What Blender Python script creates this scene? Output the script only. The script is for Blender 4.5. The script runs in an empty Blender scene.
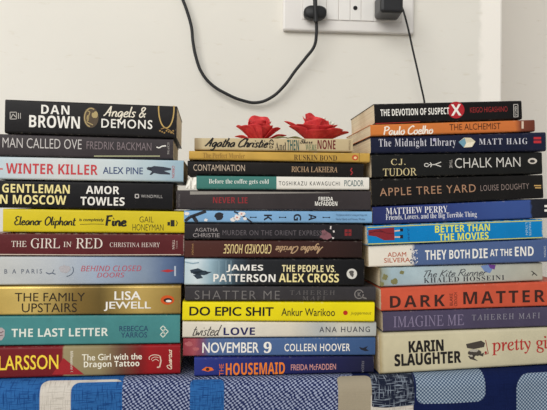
import bpy, bmesh, math, random
from mathutils import Vector, Matrix, noise as mnoise

# ------------------------------------------------------------------ camera
SC = bpy.context.scene
COL = SC.collection
F = 600.0                       # focal length in pixels of the 547 px frame
YAW, ROLL = math.radians(4.5), math.radians(0.4)
CAMZ = 0.19
fw = Vector((math.sin(YAW), math.cos(YAW), 0))
r0 = Vector((math.cos(YAW), -math.sin(YAW), 0)); u0 = Vector((0, 0, 1))
rt = r0 * math.cos(ROLL) + u0 * math.sin(ROLL)
up = u0 * math.cos(ROLL) - r0 * math.sin(ROLL)
cd = bpy.data.cameras.new('camera'); cam = bpy.data.objects.new('camera', cd); COL.objects.link(cam)
cd.sensor_width = 36; cd.lens = 36 * F / 547; cd.clip_start = 0.01
M = Matrix.Identity(4)
for i in range(3):
    M[i][0], M[i][1], M[i][2] = rt[i], up[i], -fw[i]
M[2][3] = CAMZ
cam.matrix_world = M
SC.camera = cam
CAM = Vector((0, 0, CAMZ))

# ------------------------------------------------------------------ light
SC.view_settings.view_transform = 'Standard'; SC.view_settings.look = 'None'
SC.view_settings.gamma = 1; SC.view_settings.use_curve_mapping = False
SC.view_settings.exposure = 0.0
w = bpy.data.worlds.new('room_light'); SC.world = w; w.use_nodes = True
w.node_tree.nodes['Background'].inputs[0].default_value = (1.0, 0.98, 0.945, 1)
w.node_tree.nodes['Background'].inputs[1].default_value = 0.40
def area(name, loc, target, size, power, color):
    l = bpy.data.lights.new(name, 'AREA'); l.shape = 'RECTANGLE'; l.size, l.size_y = size
    l.energy = power; l.color = color
    o = bpy.data.objects.new(name, l); COL.objects.link(o); o.location = loc
    o.rotation_euler = (Vector(target) - Vector(loc)).to_track_quat('-Z', 'Y').to_euler()
    return o
area('window_daylight', (-1.4, -1.7, 1.9), (0.05, 1.0, 0.2), (2.8, 2.2), 95, (1.0, 0.98, 0.945))

# ------------------------------------------------------------------ helpers
def lin(c):
    if isinstance(c, str):
        c = [int(c[i:i + 2], 16) for i in (0, 2, 4)]
    v = [x / 255 for x in c]
    return tuple(x / 12.92 if x <= .04045 else ((x + .055) / 1.055) ** 2.4 for x in v) + (1,)

def ray(px, py):
    return fw * F + rt * (px - 273.5) + up * (205 - py)

def at(px, py, Y):                      # the point of the plane y = Y seen at a pixel
    d = ray(px, py)
    return CAM + d * (Y / d.y)

def link(name, me, parent=None, mat=None):
    o = bpy.data.objects.new(name, me); COL.objects.link(o)
    if parent: o.parent = parent
    if mat and me is not None: me.materials.append(mat)
    return o

def tag(o, label=None, cat=None, group=None, kind=None):
    if label: o['label'] = label
    if cat: o['category'] = cat
    if group: o['group'] = group
    if kind: o['kind'] = kind
    return o

def mesh_from(name, verts, faces, smooth=False):
    me = bpy.data.meshes.new(name); me.from_pydata([tuple(v) for v in verts], [], faces); me.update()
    bm = bmesh.new(); bm.from_mesh(me); bmesh.ops.recalc_face_normals(bm, faces=bm.faces); bm.to_mesh(me); bm.free()
    if smooth: me.polygons.foreach_set('use_smooth', [True] * len(me.polygons))
    return me

def box_mesh(name, a, b, bevel=0.0, seg=2):
    bm = bmesh.new(); bmesh.ops.create_cube(bm, size=1)
    for v in bm.verts:
        v.co = Vector([a[i] + (b[i] - a[i]) * (v.co[i] + .5) for i in range(3)])
    if bevel: bmesh.ops.bevel(bm, geom=bm.edges[:], offset=bevel, segments=seg, profile=.5, affect='EDGES')
    me = bpy.data.meshes.new(name); bm.to_mesh(me); bm.free(); return me

class NT:                               # small node-building helper
    def __init__(s, name, rough=.5, spec=.3, metal=0):
        s.m = bpy.data.materials.new(name); s.m.use_nodes = True; s.t = s.m.node_tree
        s.b = s.t.nodes['Principled BSDF']
        s.b.inputs['Roughness'].default_value = rough
        s.b.inputs['Specular IOR Level'].default_value = spec
        s.b.inputs['Metallic'].default_value = metal
    def n(s, kind, **kw):
        x = s.t.nodes.new(kind)
        for k, v in kw.items(): setattr(x, k, v)
        return x
    def put(s, v, sock):
        if hasattr(v, 'is_linked'): s.t.links.new(v, sock)
        else: sock.default_value = v
    def math(s, op, a, b=None, c=None, clamp=False):
        x = s.n('ShaderNodeMath', operation=op, use_clamp=clamp)
        s.put(a, x.inputs[0])
        if b is not None: s.put(b, x.inputs[1])
        if c is not None: s.put(c, x.inputs[2])
        return x.outputs[0]
    def mix(s, f, a, b, blend='MIX'):
        x = s.n('ShaderNodeMix', data_type='RGBA', blend_type=blend)
        s.put(f, x.inputs[0]); s.put(a, x.inputs[6]); s.put(b, x.inputs[7])
        return x.outputs[2]
    def step(s, v, lo, hi):
        x = s.n('ShaderNodeMapRange', interpolation_type='SMOOTHSTEP')
        s.put(v, x.inputs[0]); x.inputs[1].default_value = lo; x.inputs[2].default_value = hi
        return x.outputs[0]
    def noise(s, vec, scale, detail=3, rough=.55):
        x = s.n('ShaderNodeTexNoise'); s.put(vec, x.inputs['Vector'])
        x.inputs['Scale'].default_value = scale; x.inputs['Detail'].default_value = detail
        x.inputs['Roughness'].default_value = rough
        return x.outputs[0]
    def scaled(s, vec, sc):
        x = s.n('ShaderNodeVectorMath', operation='MULTIPLY'); s.put(vec, x.inputs[0]); x.inputs[1].default_value = sc
        return x.outputs[0]
    def coords(s, which='Object'):
        return s.n('ShaderNodeTexCoord').outputs[which]
    def color(s, c): s.put(c, s.b.inputs['Base Color'])
    def bump(s, h, strength, dist=.001):
        x = s.n('ShaderNodeBump'); x.inputs['Strength'].default_value = strength; x.inputs['Distance'].default_value = dist
        s.put(h, x.inputs['Height']); s.t.links.new(x.outputs[0], s.b.inputs['Normal'])

_ink = {}
def ink(c, metal=0.0, rough=.5):
    k = (str(c), metal, rough)
    if k not in _ink:
        t = NT('print_ink', rough, .25, metal)
        nz = t.noise(t.coords(), 900, 2)
        t.color(t.mix(t.step(nz, .35, .75), lin(c), tuple(x * .86 for x in lin(c)[:3]) + (1,)))
        _ink[k] = t.m
    return _ink[k]

def plain(name, c, rough=.5, spec=.3, metal=0, nscale=60, amt=.12):
    t = NT(name, rough, spec, metal); nz = t.noise(t.coords(), nscale)
    a = lin(c); t.color(t.mix(nz, tuple(x * (1 + amt) for x in a[:3]) + (1,), tuple(x * (1 - amt) for x in a[:3]) + (1,)))
    return t.m

# ------------------------------------------------------------------ setting
YW = 1.02                                # the back wall
YS = 0.66                                # plane of the book spines
cx = at(502, 100, YW).x                  # the wall's outer corner

def wall_material(name, c, strip=None):
    t = NT(name, .75, .2); P = t.coords()
    a = t.noise(P, 3.5, 4); b = t.noise(P, 45, 3)
    base = lin(c)
    col = t.mix(t.math('MULTIPLY', t.step(a, .3, .75), .5), base, tuple(x * .93 for x in base[:3]) + (1,))
    st = t.noise(t.scaled(P, (9, 9, 30)), 4, 4)
    col = t.mix(t.math('MULTIPLY', t.step(st, .62, .78), .22), col, lin((196, 182, 150)))
    if strip is not None:                # a lighter, newer coat of paint along the corner
        x = t.n('ShaderNodeSeparateXYZ'); t.put(P, x.inputs[0])
        wob = t.math('ADD', x.outputs[0], t.math('MULTIPLY', t.math('SUBTRACT', b, .5), .02))
        m = t.step(wob, strip[0], strip[1])
        col = t.mix(m, col, lin((252, 248, 240)))
        chips = t.noise(P, 120, 2)
        m2 = t.math('MULTIPLY', t.step(chips, .66, .7), t.step(wob, strip[1] - .005, strip[1] + .02))
        col = t.mix(m2, col, lin((250, 248, 242)))
    t.color(col); t.bump(t.math('ADD', t.math('MULTIPLY', a, 2.0), b), .12, .003)
    return t.m

wb = link('wall_back', box_mesh('wall_back', (-1.6, YW, -.45), (cx, YW + .42, 2.2), .004, 2),
          mat=wall_material('cream_wall_paint', (234, 231, 222), (cx - .046, cx - .034)))
tag(wb, kind='structure')
wr = link('wall_right', box_mesh('wall_right', (cx - .02, YW + .42, -.45), (2.2, YW + .5, 2.2)),
          mat=wall_material('recess_wall_paint', (250, 245, 236)))
tag(wr, kind='structure')
t = NT('floor_tiles', .35, .4); P = t.coords()
br = t.n('ShaderNodeTexBrick'); t.put(P, br.inputs[0]); br.offset = 0; br.inputs['Scale'].default_value = 1
br.inputs['Brick Width'].default_value = .6; br.inputs['Row Height'].default_value = .6; br.inputs['Mortar Size'].default_value = .003
br.inputs['Color1'].default_value = lin((205, 196, 182)); br.inputs['Color2'].default_value = lin((199, 190, 176)); br.inputs['Mortar'].default_value = lin((140, 132, 122))
t.color(br.outputs[0])
fl = link('floor', box_mesh('floor', (-1.6, -1.6, -.5), (2.2, YW + .5, -.45)), mat=t.m); tag(fl, kind='structure')

# ------------------------------------------------------------------ the stacks' seams, read as lines on the spine plane
SEAMS = {
 'L': ((0, 180), [(98.8,105.2),(133.5,138.3),(156.2,159.7),(179.6,182.4),(208.2,211),(232.3,233.6),(256,256.6),(285.5,285),(315.5,315),(346,344.8),(378.3,375.3)]),
 'M': ((185, 370), [(137.2,138.2),(150.3,152.5),(159.8,163),(175.2,176.9),(189.7,190.3),(210,211),(222.7,223.6),(239.9,240.6),(258.3,258.7),(285.3,286.4),(301.2,301.8),(321,322),(338,337.5),(357,356.2),(377,373.5)]),
 'R': ((375, 545), [(103.3,99.3),(124.2,118.8),(136.6,131.5),(154,151.5),(178.2,174.2),(206.3,198.5),(225,218.5),(245.3,238.8),(267.5,262.5),(288,281.5),(311.5,306.5),(332.8,327),(374.5,365.2)]),
}
def seam(stack, i):
    (xa, xb), s = SEAMS[stack]
    a, b = at(xa, s[i][0], YS), at(xb, s[i][1], YS)
    k = (b.z - a.z) / (b.x - a.x)
    return lambda X: a.z + k * (X - a.x)

# ------------------------------------------------------------------ bed with its printed sheet
knots = []
for st, xs in (('L', (-60, 0, 180)), ('M', (194, 372)), ('R', (380, 545, 600))):
    f_ = seam(st, len(SEAMS[st][1]) - 1)
    for x in xs:
        X = at(x, 375, YS).x; knots.append((X, f_(X) - .0004))
def bed_z(X):
    if X <= knots[0][0]: return knots[0][1]
    if X >= knots[-1][0]: return knots[-1][1]
    for (x0, z0), (x1, z1) in zip(knots, knots[1:]):
        if x0 <= X <= x1: return z0 + (z1 - z0) * (X - x0) / (x1 - x0)
RB = .015                                # rounding of the front edge
def bed_mesh():
    prof = [(.935, None), (.9, None), (.75, None), (YS + .012, None)]
    nR = 8
    rows = []
    for y, _ in prof: rows.append((y, 0.0, YS + .0 - y))
    for k in range(0, nR + 1):
        a = math.pi / 2 * k / nR
        rows.append((YS - .001 - RB * math.sin(a), -(RB - RB * math.cos(a)), RB * a))
    for d in (.01, .02, .035, .05, .07, .1, .15, .22, .3, .4, .46):
        rows.append((YS - .001 - RB, -RB - d, RB * math.pi / 2 + d))
    X0, X1, nx = -.75, .95, 340
    bm = bmesh.new(); uvl = bm.loops.layers.uv.new('UVMap'); grid = []; uvs = {}
    for i in range(nx + 1):
        X = X0 + (X1 - X0) * i / nx; col = []
        for y, dz, s in rows:
            zt = bed_z(X); z = zt + dz
            yy = y
            if s > 0: yy += .0016 * math.sin(X * 38 + z * 12) * min(1, s / .03) + .001 * math.sin(X * 95) * min(1, s / .03)
            z = max(z, -.4498)
            v = bm.verts.new((X, yy, z)); uvs[v] = (X, s); col.append(v)
        vb = bm.verts.new((X, .935, -.4498)); uvs[vb] = (X, .9); col.append(vb)
        grid.append(col)
    for a, b in zip(grid, grid[1:]):
        n = len(a)
        for j in range(n):
            k = (j + 1) % n
            fc = bm.faces.new((a[j], a[k], b[k], b[j])); fc.smooth = True
            for lp in fc.loops: lp[uvl].uv = uvs[lp.vert]
    for c in (grid[0], grid[-1]): bm.faces.new(c)
    bmesh.ops.recalc_face_normals(bm, faces=bm.faces)
    me = bpy.data.meshes.new('bed'); bm.to_mesh(me); bm.free(); return me

def sheet_material():
    t = NT('printed_cotton_sheet', .9, .1)
    uv = t.coords('UV'); s = t.n('ShaderNodeSeparateXYZ'); t.put(uv, s.inputs[0]); u, v = s.outputs[0], s.outputs[1]
    yf = YS - .001 - RB
    def U(px): return at(px, 392, yf).x
    def V(px, py):
        p = at(px, py, yf); return RB * math.pi / 2 + (bed_z(p.x) - RB - p.z)
    def patch(x0, x1, y0, y1, r):        # mask of a rounded printed patch
        ua, ub = U(x0), U(x1); xm = (x0 + x1) / 2
        va = V(xm, y0) if y0 is not None else -.6
        vb = V(xm, y1) if y1 is not None else .8
        r *= .00108
        dx = t.math('SUBTRACT', t.math('ABSOLUTE', t.math('SUBTRACT', u, (ua + ub) / 2)), (ub - ua) / 2 - r)
        dy = t.math('SUBTRACT', t.math('ABSOLUTE', t.math('SUBTRACT', v, (va + vb) / 2)), (vb - va) / 2 - r)
        qx, qy = t.math('MAXIMUM', dx, 0.0), t.math('MAXIMUM', dy, 0.0)
        d = t.math('SQRT', t.math('ADD', t.math('MULTIPLY', qx, qx), t.math('MULTIPLY', qy, qy)))
        d = t.math('ADD', d, t.math('MINIMUM', t.math('MAXIMUM', dx, dy), 0.0))
        return t.math('SUBTRACT', 1.0, t.step(d, r - .0004, r + .0006))
    na = t.noise(t.scaled(uv, (800, 60, 1)), 1, 2); nb = t.noise(t.scaled(uv, (60, 800, 1)), 1, 2)
    hatch = t.math('MAXIMUM', t.step(na, .52, .66), t.step(nb, .52, .66))
    hatch_dark = t.math('MAXIMUM', t.step(na, .56, .62), t.step(nb, .56, .62))
    k = 2 * math.pi / .0036
    def sn(x): return t.math('SINE', x)
    dots = t.math('MULTIPLY', sn(t.math('MULTIPLY', u, 1570.0)), sn(t.math('MULTIPLY', v, 1570.0)))
    nz = t.math('MULTIPLY', t.math('SUBTRACT', t.noise(uv, 110, 3), .5), 5.0)
    KT = 2 * math.pi / .0052
    ta = sn(t.math('ADD', t.math('ADD', t.math('MULTIPLY', u, KT), t.math('MULTIPLY', v, KT * .35)), nz))
    tb = sn(t.math('SUBTRACT', t.math('MULTIPLY', v, KT * 1.15), nz))
    twill = t.step(t.math('ADD', t.math('MULTIPLY', ta, tb), t.math('MULTIPLY', t.math('SUBTRACT', na, .5), .9)), -.12, .42)
    blue = t.mix(t.math('MULTIPLY', hatch, .75), lin((44, 98, 160)), lin((12, 46, 106)))
    pale = t.mix(hatch, lin((205, 199, 190)), lin((182, 176, 167)))
    weave = t.mix(twill, lin((34, 44, 88)), lin((156, 166, 192)))
    grid = t.mix(hatch_dark, lin((28, 34, 52)), lin((126, 136, 150)))
    dotted = t.mix(t.step(dots, -.15, .35), lin((66, 86, 112)), lin((160, 176, 192)))
    navy = t.mix(t.math('MULTIPLY', hatch, .4), lin((16, 28, 70)), lin((8, 17, 52)))
    c = blue
    c = t.mix(patch(40, 122, 379, None, 8), c, pale)
    c = t.mix(patch(71, 128, 382, None, 8), c, blue)
    c = t.mix(patch(122, 362, None, None, 0), c, weave)
    c = t.mix(patch(355, 900, None, None, 0), c, navy)
    c = t.mix(patch(190, 224, 378, None, 6), c, blue)
    c = t.mix(patch(338, 372, 374, None, 6), c, lin((160, 150, 130)))
    c = t.mix(patch(371, 414, 395, None, 2), c, pale)
    c = t.mix(patch(372, 415, 366, 407, 2), c, grid)
    c = t.mix(patch(417, 485, 300, 403, 9), c, dotted)
    c = t.mix(patch(516, 590, 372, None, 16), c, dotted)
    t.color(c)
    t.bump(t.math('ADD', na, nb), .35, .0012)
    return t.m
bed = link('bed', bed_mesh(), mat=sheet_material())
tag(bed, 'bed edge covered in a blue, navy and white printed cotton sheet beneath all the books', 'bed')

# ------------------------------------------------------------------ lettering
def conv(s, style):
    if style == 'sans': return s
    if style == 'roman': style = 'italic'
    out = ''
    for ch in s:
        o = ord(ch)
        base = {'bold': (0x1D5D4, 0x1D5EE, 0x1D7EC), 'serif': (0x1D400, 0x1D41A, 0x1D7CE), 'script': (0x1D4D0, 0x1D4EA, None),
                'italic': (0x1D434, 0x1D44E, None), 'slant': (0x1D608, 0x1D622, None), 'bolditalic': (0x1D468, 0x1D482, None)}[style]
        if style == 'italic' and ch == 'h': out += '\u210e'
        elif 'A' <= ch <= 'Z': out += chr(base[0] + o - 65)
        elif 'a' <= ch <= 'z': out += chr(base[1] + o - 97)
        elif '0' <= ch <= '9' and base[2]: out += chr(base[2] + o - 48)
        else: out += ch
    return out

def text_mesh(body, style, offset, spacing):
    c = bpy.data.curves.new('lettering', 'FONT'); c.body = conv(body, style); c.resolution_u = 3
    c.offset = min(0.0, max(offset, -.01)); c.space_character = spacing
    o = bpy.data.objects.new('lettering', c); COL.objects.link(o)
    dg = bpy.context.evaluated_depsgraph_get()
    me = bpy.data.meshes.new_from_object(o.evaluated_get(dg))
    bpy.data.objects.remove(o); bpy.data.curves.remove(c)
    return me

OFF = {'roman': 0, 'serif': -.008, 'sans': 0, 'bold': 0, 'script': -.006, 'italic': 0, 'slant': 0, 'bolditalic': 0}

PAGES = None
def page_material():
    t = NT('book_paper', .85, .1); P = t.coords()
    a = t.noise(t.scaled(P, (4, 4, 1500)), 1, 3); b = t.noise(P, 30, 3)
    c = t.mix(t.step(a, .3, .7), lin((232, 219, 192)), lin((212, 196, 166)))
    c = t.mix(t.math('MULTIPLY', t.step(b, .45, .75), .4), c, lin((184, 160, 122)))
    t.color(c); t.bump(a, .15, .0005); return t.m
PAGES = page_material()

PEN = {
 'a': (.5, [[(.42,.4),(.25,.5),(.06,.3),(.1,.06),(.25,.02),(.4,.38),(.4,.1),(.5,.06)]]),
 'c': (.42, [[(.38,.42),(.22,.5),(.06,.3),(.1,.05),(.25,0),(.42,.1)]]),
 'd': (.5, [[(.38,.4),(.22,.48),(.05,.28),(.1,.03),(.24,.02),(.38,.35),(.42,1.0)], [(.42,1),(.38,.3),(.42,.03),(.52,.05)]]),
 'e': (.42, [[(.05,.22),(.3,.3),(.32,.45),(.2,.5),(.06,.3),(.1,.05),(.25,0),(.42,.1)]]),
 'f': (.35, [[(.38,.95),(.28,1),(.2,.8),(.15,-.3),(.05,-.4)], [(.02,.45),(.36,.5)]]),
 'g': (.48, [[(.38,.42),(.22,.5),(.05,.3),(.1,.05),(.24,.04),(.38,.4),(.36,-.2),(.22,-.4),(.05,-.3)]]),
 'h': (.46, [[(.08,1),(.06,.5),(.06,0)], [(.06,.2),(.2,.48),(.34,.42),(.34,.05),(.46,.04)]]),
 'i': (.22, [[(.08,.5),(.08,.08),(.2,.04)], [(.08,.7),(.13,.74)]]),
 'l': (.2, [[(.1,1),(.07,.1),(.2,.04)]]),
 'n': (.46, [[(.06,.48),(.06,.2),(.06,0)], [(.06,.25),(.2,.48),(.34,.4),(.34,.05),(.46,.04)]]),
 'o': (.42, [[(.22,.5),(.05,.3),(.12,.02),(.3,.05),(.38,.3),(.22,.5),(.4,.46)]]),
 'p': (.44, [[(.06,.5),(.05,0),(.04,-.4)], [(.06,.3),(.2,.5),(.38,.35),(.3,.05),(.1,.05)]]),
 'r': (.34, [[(.06,.48),(.06,.2),(.06,0)], [(.06,.28),(.18,.46),(.32,.46)]]),
 's': (.38, [[(.34,.44),(.2,.5),(.08,.4),(.28,.15),(.2,0),(.03,.06)]]),
 't': (.3, [[(.14,.85),(.1,.1),(.18,0),(.3,.06)], [(.0,.55),(.15,.57),(.3,.6)]]),
 'u': (.46, [[(.06,.48),(.06,.1),(.18,0),(.34,.3),(.34,.48)], [(.34,.48),(.34,.06),(.46,.04)]]),
 'w': (.54, [[(.04,.48),(.1,.02),(.24,.3),(.34,.02),(.5,.48)]]),
 'K': (.55, [[(.1,1),(.08,.5),(.06,0)], [(.5,.95),(.1,.45)], [(.1,.45),(.3,.2),(.5,0)]]),
 'A': (.58, [[(-.05,.05),(.1,.25),(.36,1)], [(.36,1),(.4,.5),(.42,0)], [(.08,.36),(.3,.4),(.52,.4)]]),
 'C': (.6, [[(.6,.85),(.45,1),(.1,.6),(.1,.15),(.3,0),(.6,.15)]]),
 'E': (.55, [[(.5,.9),(.3,1),(.12,.8),(.3,.55),(.08,.35),(.15,.05),(.35,0),(.52,.12)]]),
 'O': (.68, [[(.35,1),(.08,.6),(.12,.1),(.35,0),(.6,.4),(.55,.85),(.3,1)]]),
 'P': (.5, [[(.12,1),(.09,.5),(.06,0)], [(.0,.85),(.3,1),(.5,.8),(.35,.55),(.1,.5)]]),
 'R': (.58, [[(.12,1),(.09,.5),(.06,0)], [(.0,.85),(.3,1),(.5,.8),(.35,.55),(.12,.5)], [(.2,.5),(.4,.2),(.58,0)]]),
 'T': (.5, [[(.27,.95),(.24,.5),(.2,0)], [(.0,.9),(.28,.95),(.58,1)]]),
 'F': (.5, [[(.15,.95),(.12,.5),(.1,0)], [(.05,.95),(.28,.97),(.5,1)], [(.12,.5),(.26,.52),(.4,.53)]]),
 'Q': (.72, [[(.35,1),(.08,.6),(.12,.1),(.35,0),(.6,.4),(.55,.85),(.3,1)], [(.35,.2),(.5,.05),(.7,-.1)]]),
 '&': (.58, [[(.5,.0),(.1,.75),(.25,.97),(.36,.78),(.05,.25),(.2,0),(.5,.4)]]),
}
def smooth_line(p, n=5):
    if len(p) < 3: return p
    q = [p[0]] + list(p) + [p[-1]]; out = []
    for i in range(1, len(q) - 2):
        a, b, c, d = q[i - 1], q[i], q[i + 1], q[i + 2]
        for k in range(n):
            t = k / n
            out.append(tuple(.5 * (2 * b[j] + (c[j] - a[j]) * t + (2 * a[j] - 5 * b[j] + 4 * c[j] - d[j]) * t * t + (3 * b[j] - a[j] - 3 * c[j] + d[j]) * t ** 3) for j in (0, 1)))
    return out + [p[-1]]

EPS = .00016
class Book:
    def __init__(s, stack, i, xl, xr, zones, label, group, interp='CONSTANT', depth=.128, yaw=None, back=0.0,
                 wear=.3, wear_color=(215, 205, 190), rough=.42, metal=0.0, mott=.12, mscale=35, edge=0.35, radius=.0023, spec=.15):
        s.stack, s.i = stack, i
        top, bot = seam(stack, i), seam(stack, i + 1)
        Y = YS + back
        # spine plane through the middle of the book
        XL, XR = at(xl, 200, Y).x, at(xr, 200, Y).x
        ym = (SEAMS[stack][1][i][0] + SEAMS[stack][1][i + 1][0]) / 2
        XL, XR = at(xl, ym, Y).x, at(xr, ym, Y).x
        g = .00055
        zb0, zb1 = bot(XL) + g, bot(XR) + g
        zt0, zt1 = top(XL) - g, top(XR) - g
        L = math.hypot(XR - XL, zb1 - zb0); al = math.atan2(zb1 - zb0, XR - XL)
        s.L, s.hL, s.hR, s.D = L, (zt0 - zb0) * math.cos(al), (zt1 - zb1) * math.cos(al), depth
        root = bpy.data.objects.new('book', None); COL.objects.link(root); root.empty_display_size = .02
        mid = Vector(((XL + XR) / 2, Y, (zb0 + zb1) / 2))
        if yaw is None: yaw = {'L': 1.6, 'M': .4, 'R': .3}[stack] + .5 * math.sin(i * 2.4)
        R = Matrix.Rotation(math.radians(yaw), 4, 'Z') @ Matrix.Rotation(-al, 4, 'Y')
        s.Mw = Matrix.Translation(mid) @ R @ Matrix.Translation((0, depth / 2, 0))
        root.matrix_world = s.Mw; s.inv = s.Mw.inverted()
        s.Mloc = s.Mw
        tag(root, label, 'book', group); s.root = root
        s.n_ = s.Mw.to_3x3() @ Vector((0, 1, 0)); s.p_ = s.Mw @ Vector((0, -depth / 2, 0))
        s.cover = link('cover', s.cover_mesh(radius), root, s.cover_mat(zones, interp, wear, wear_color, rough, metal, mott, mscale, edge, spec))
        s.pages = link('page_block', s.page_mesh(), root, PAGES)

    def h(s, x): return s.hL + (s.hR - s.hL) * (x / s.L + .5)

    def loc(s, px, py):                  # spine-plane point of a pixel, in the book's own axes
        d = ray(px, py); k = (s.p_ - CAM).dot(s.n_) / d.dot(s.n_)
        return s.inv @ (CAM + d * k)

    def cover_mesh(s, r):
        tk = .0006; r = min(r, .28 * min(s.hL, s.hR)); y0 = -s.D / 2; y1 = s.D / 2
        def prof(h, ins):
            p = [(y1, ins)]; rr = max(r - ins, .0003)
            for k in range(6):
                a = math.pi / 2 * k / 5
                p.append((y0 + ins + rr - rr * math.sin(a), ins + rr - rr * math.cos(a)))
            for k in range(6):
                a = math.pi / 2 * k / 5
                p.append((y0 + ins + rr - rr * math.cos(a), h - ins - rr + rr * math.sin(a)))
            p.append((y1, h - ins)); return p
        n = 10; bm = bmesh.new(); cols = []
        for i in range(n + 1):
            x = -s.L / 2 + s.L * i / n; h = s.h(x)
            ring = prof(h, 0) + prof(h, tk)[::-1]
            cols.append([bm.verts.new((x, y, z)) for y, z in ring])
        m = len(cols[0])
        for a, b in zip(cols, cols[1:]):
            for j in range(m):
                k = (j + 1) % m
                f = bm.faces.new((a[j], a[k], b[k], b[j])); f.smooth = True
        half = m // 2
        for c in (cols[0], cols[-1]):
            for j in range(half - 1):
                bm.faces.new((c[j], c[j + 1], c[m - 2 - j], c[m - 1 - j]))
        bmesh.ops.recalc_face_normals(bm, faces=bm.faces)
        me = bpy.data.meshes.new('cover'); bm.to_mesh(me); bm.free()
        me.set_sharp_from_angle(angle=math.radians(40))
        return me

    def page_mesh(s):
        tk = .00065; y0, y1 = -s.D / 2 + .0008, s.D / 2 - .0006
        xs = (-s.L / 2 + .0006, s.L / 2 - .0006)
        verts, faces = [], []
        n = 12
        for x in xs:
            h = s.h(x); rng = random.Random(round(s.L * 1e6) + s.i)
            for j in range(n + 1):
                z = tk + (h - 2 * tk) * j / n
                inset = (.0018 * (1 - abs(2 * j / n - 1) ** 1.5) + rng.uniform(0, .0003))
                ins_front = .0012 * (abs(2 * j / n - 1) ** 6)      # leaves fan away from the spine
                verts.append((x, y0 + ins_front, z)); verts.append((x, y1 - inset, z))
        k = 2 * (n + 1)
        for j in range(n):
            a, b, c, d = 2 * j, 2 * j + 1, 2 * j + 3, 2 * j + 2
            faces += [(a, b, c, d), (k + a, k + d, k + c, k + b), (a, d, k + d, k + a), (b, k + b, k + c, c)]
        faces += [(0, k, k + 1, 1), (2 * n, 2 * n + 1, k + 2 * n + 1, k + 2 * n)]
        return mesh_from('page_block', verts, faces)

    def cover_mat(s, zones, interp, wear, wc, rough, metal, mott, mscale, edge, spec):
        t = NT('printed_cover', rough, spec, metal); P = t.coords()
        x = t.n('ShaderNodeSeparateXYZ'); t.put(P, x.inputs[0])
        if len(zones) == 1:
            col = lin(zones[0][1]); base = None
            m = t.noise(P, mscale, 4)
            col = t.mix(t.step(m, .3, .72), tuple(c * (1 + mott) for c in col[:3]) + (1,), tuple(c * (1 - mott) for c in col[:3]) + (1,))
        else:
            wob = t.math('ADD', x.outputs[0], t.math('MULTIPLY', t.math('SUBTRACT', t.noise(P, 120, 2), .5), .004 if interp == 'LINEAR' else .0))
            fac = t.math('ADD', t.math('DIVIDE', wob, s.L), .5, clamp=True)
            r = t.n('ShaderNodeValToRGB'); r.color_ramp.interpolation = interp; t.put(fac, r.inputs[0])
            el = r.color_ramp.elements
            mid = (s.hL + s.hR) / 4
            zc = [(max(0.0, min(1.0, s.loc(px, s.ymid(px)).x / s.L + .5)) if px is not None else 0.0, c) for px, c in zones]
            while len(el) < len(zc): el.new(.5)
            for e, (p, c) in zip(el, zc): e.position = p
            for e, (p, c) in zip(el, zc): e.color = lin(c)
            m = t.noise(P, mscale, 4)
            k = t.math('ADD', 1 - mott, t.math('MULTIPLY', m, 2 * mott))
            mul = t.n('ShaderNodeVectorMath', operation='SCALE'); t.put(r.outputs[0], mul.inputs[0]); t.put(k, mul.inputs['Scale'])
            col = mul.outputs[0]
        # rubbed edges and creases where the cover folds round the spine
        h = (s.hL + s.hR) / 2
        d = t.math('MINIMUM', x.outputs[2], t.math('SUBTRACT', h, x.outputs[2]))
        dx = t.math('SUBTRACT', s.L / 2, t.math('ABSOLUTE', x.outputs[0]))
        d = t.math('MINIMUM', d, dx)
        nz = t.noise(P, 260, 4, .7)
        near = t.math('SUBTRACT', 1.0, t.step(d, 0.0, .0016))
        e = t.math('MULTIPLY', near, t.step(nz, .62 - .22 * edge, .8 - .2 * edge))
        col = t.mix(t.math('MULTIPLY', e, wear), col, lin(wc))
        sp = t.step(t.noise(t.scaled(P, (1, 1, 3)), 420, 2), .70, .76)
        col = t.mix(t.math('MULTIPLY', sp, wear * .25), col, lin(wc))
        t.color(col)
        t.bump(t.noise(t.scaled(P, (1, 1, 2)), 70, 4), .12, .0015)
        return t.m

    def ymid(s, px):
        (xa, xb), q = SEAMS[s.stack]; f = (px - xa) / (xb - xa)
        return sum(q[k][0] + (q[k][1] - q[k][0]) * f for k in (s.i, s.i + 1)) / 2

    def text(s, body, x0, y0, x1, y1, color, style='sans', name='title_lettering', rot=0, bold=None, sp=1.0, metal=0.0, layer=1):
        wt = OFF[style] if bold is None else bold
        me = text_mesh(body, style, wt, sp)
        vs = [v.co.copy() for v in me.vertices]
        if style == 'roman':                 # upright roman face
            for v in vs: v.x -= .235 * v.y
        fs = [tuple(p.vertices) for p in me.polygons]; bpy.data.meshes.remove(me)
        lay = [0] * len(vs)
        if wt > 0:                           # heavier strokes
            n = len(vs); base = vs[:]; fb = fs[:]; vs = []; fs = []; lay = []
            for q, (dx, dy) in enumerate(((-wt, -wt * .7), (wt, -wt * .7), (wt, wt * .7), (-wt, wt * .7), (0, 0))):
                vs += [v + Vector((dx, dy, 0)) for v in base]; fs += [tuple(i + n * q for i in f) for f in fb]; lay += [q] * n
        if rot:
            q = Matrix.Rotation(math.radians(rot), 3, 'Z'); vs = [q @ v for v in vs]
        ax, bx = min(v.x for v in vs), max(v.x for v in vs); ay, by = min(v.y for v in vs), max(v.y for v in vs)
        cx_, cy_ = (x0 + x1) / 2, (y0 + y1) / 2
        c = s.loc(cx_, cy_)
        wd = (s.loc(x1, cy_) - s.loc(x0, cy_)).length; ht = (s.loc(cx_, y0) - s.loc(cx_, y1)).length
        V = [(c.x + wd * ((p.x - ax) / (bx - ax) - .5), -s.D / 2 - EPS * layer - q * 4e-6, c.z + ht * ((p.y - ay) / (by - ay) - .5)) for p, q in zip(vs, lay)]
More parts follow.
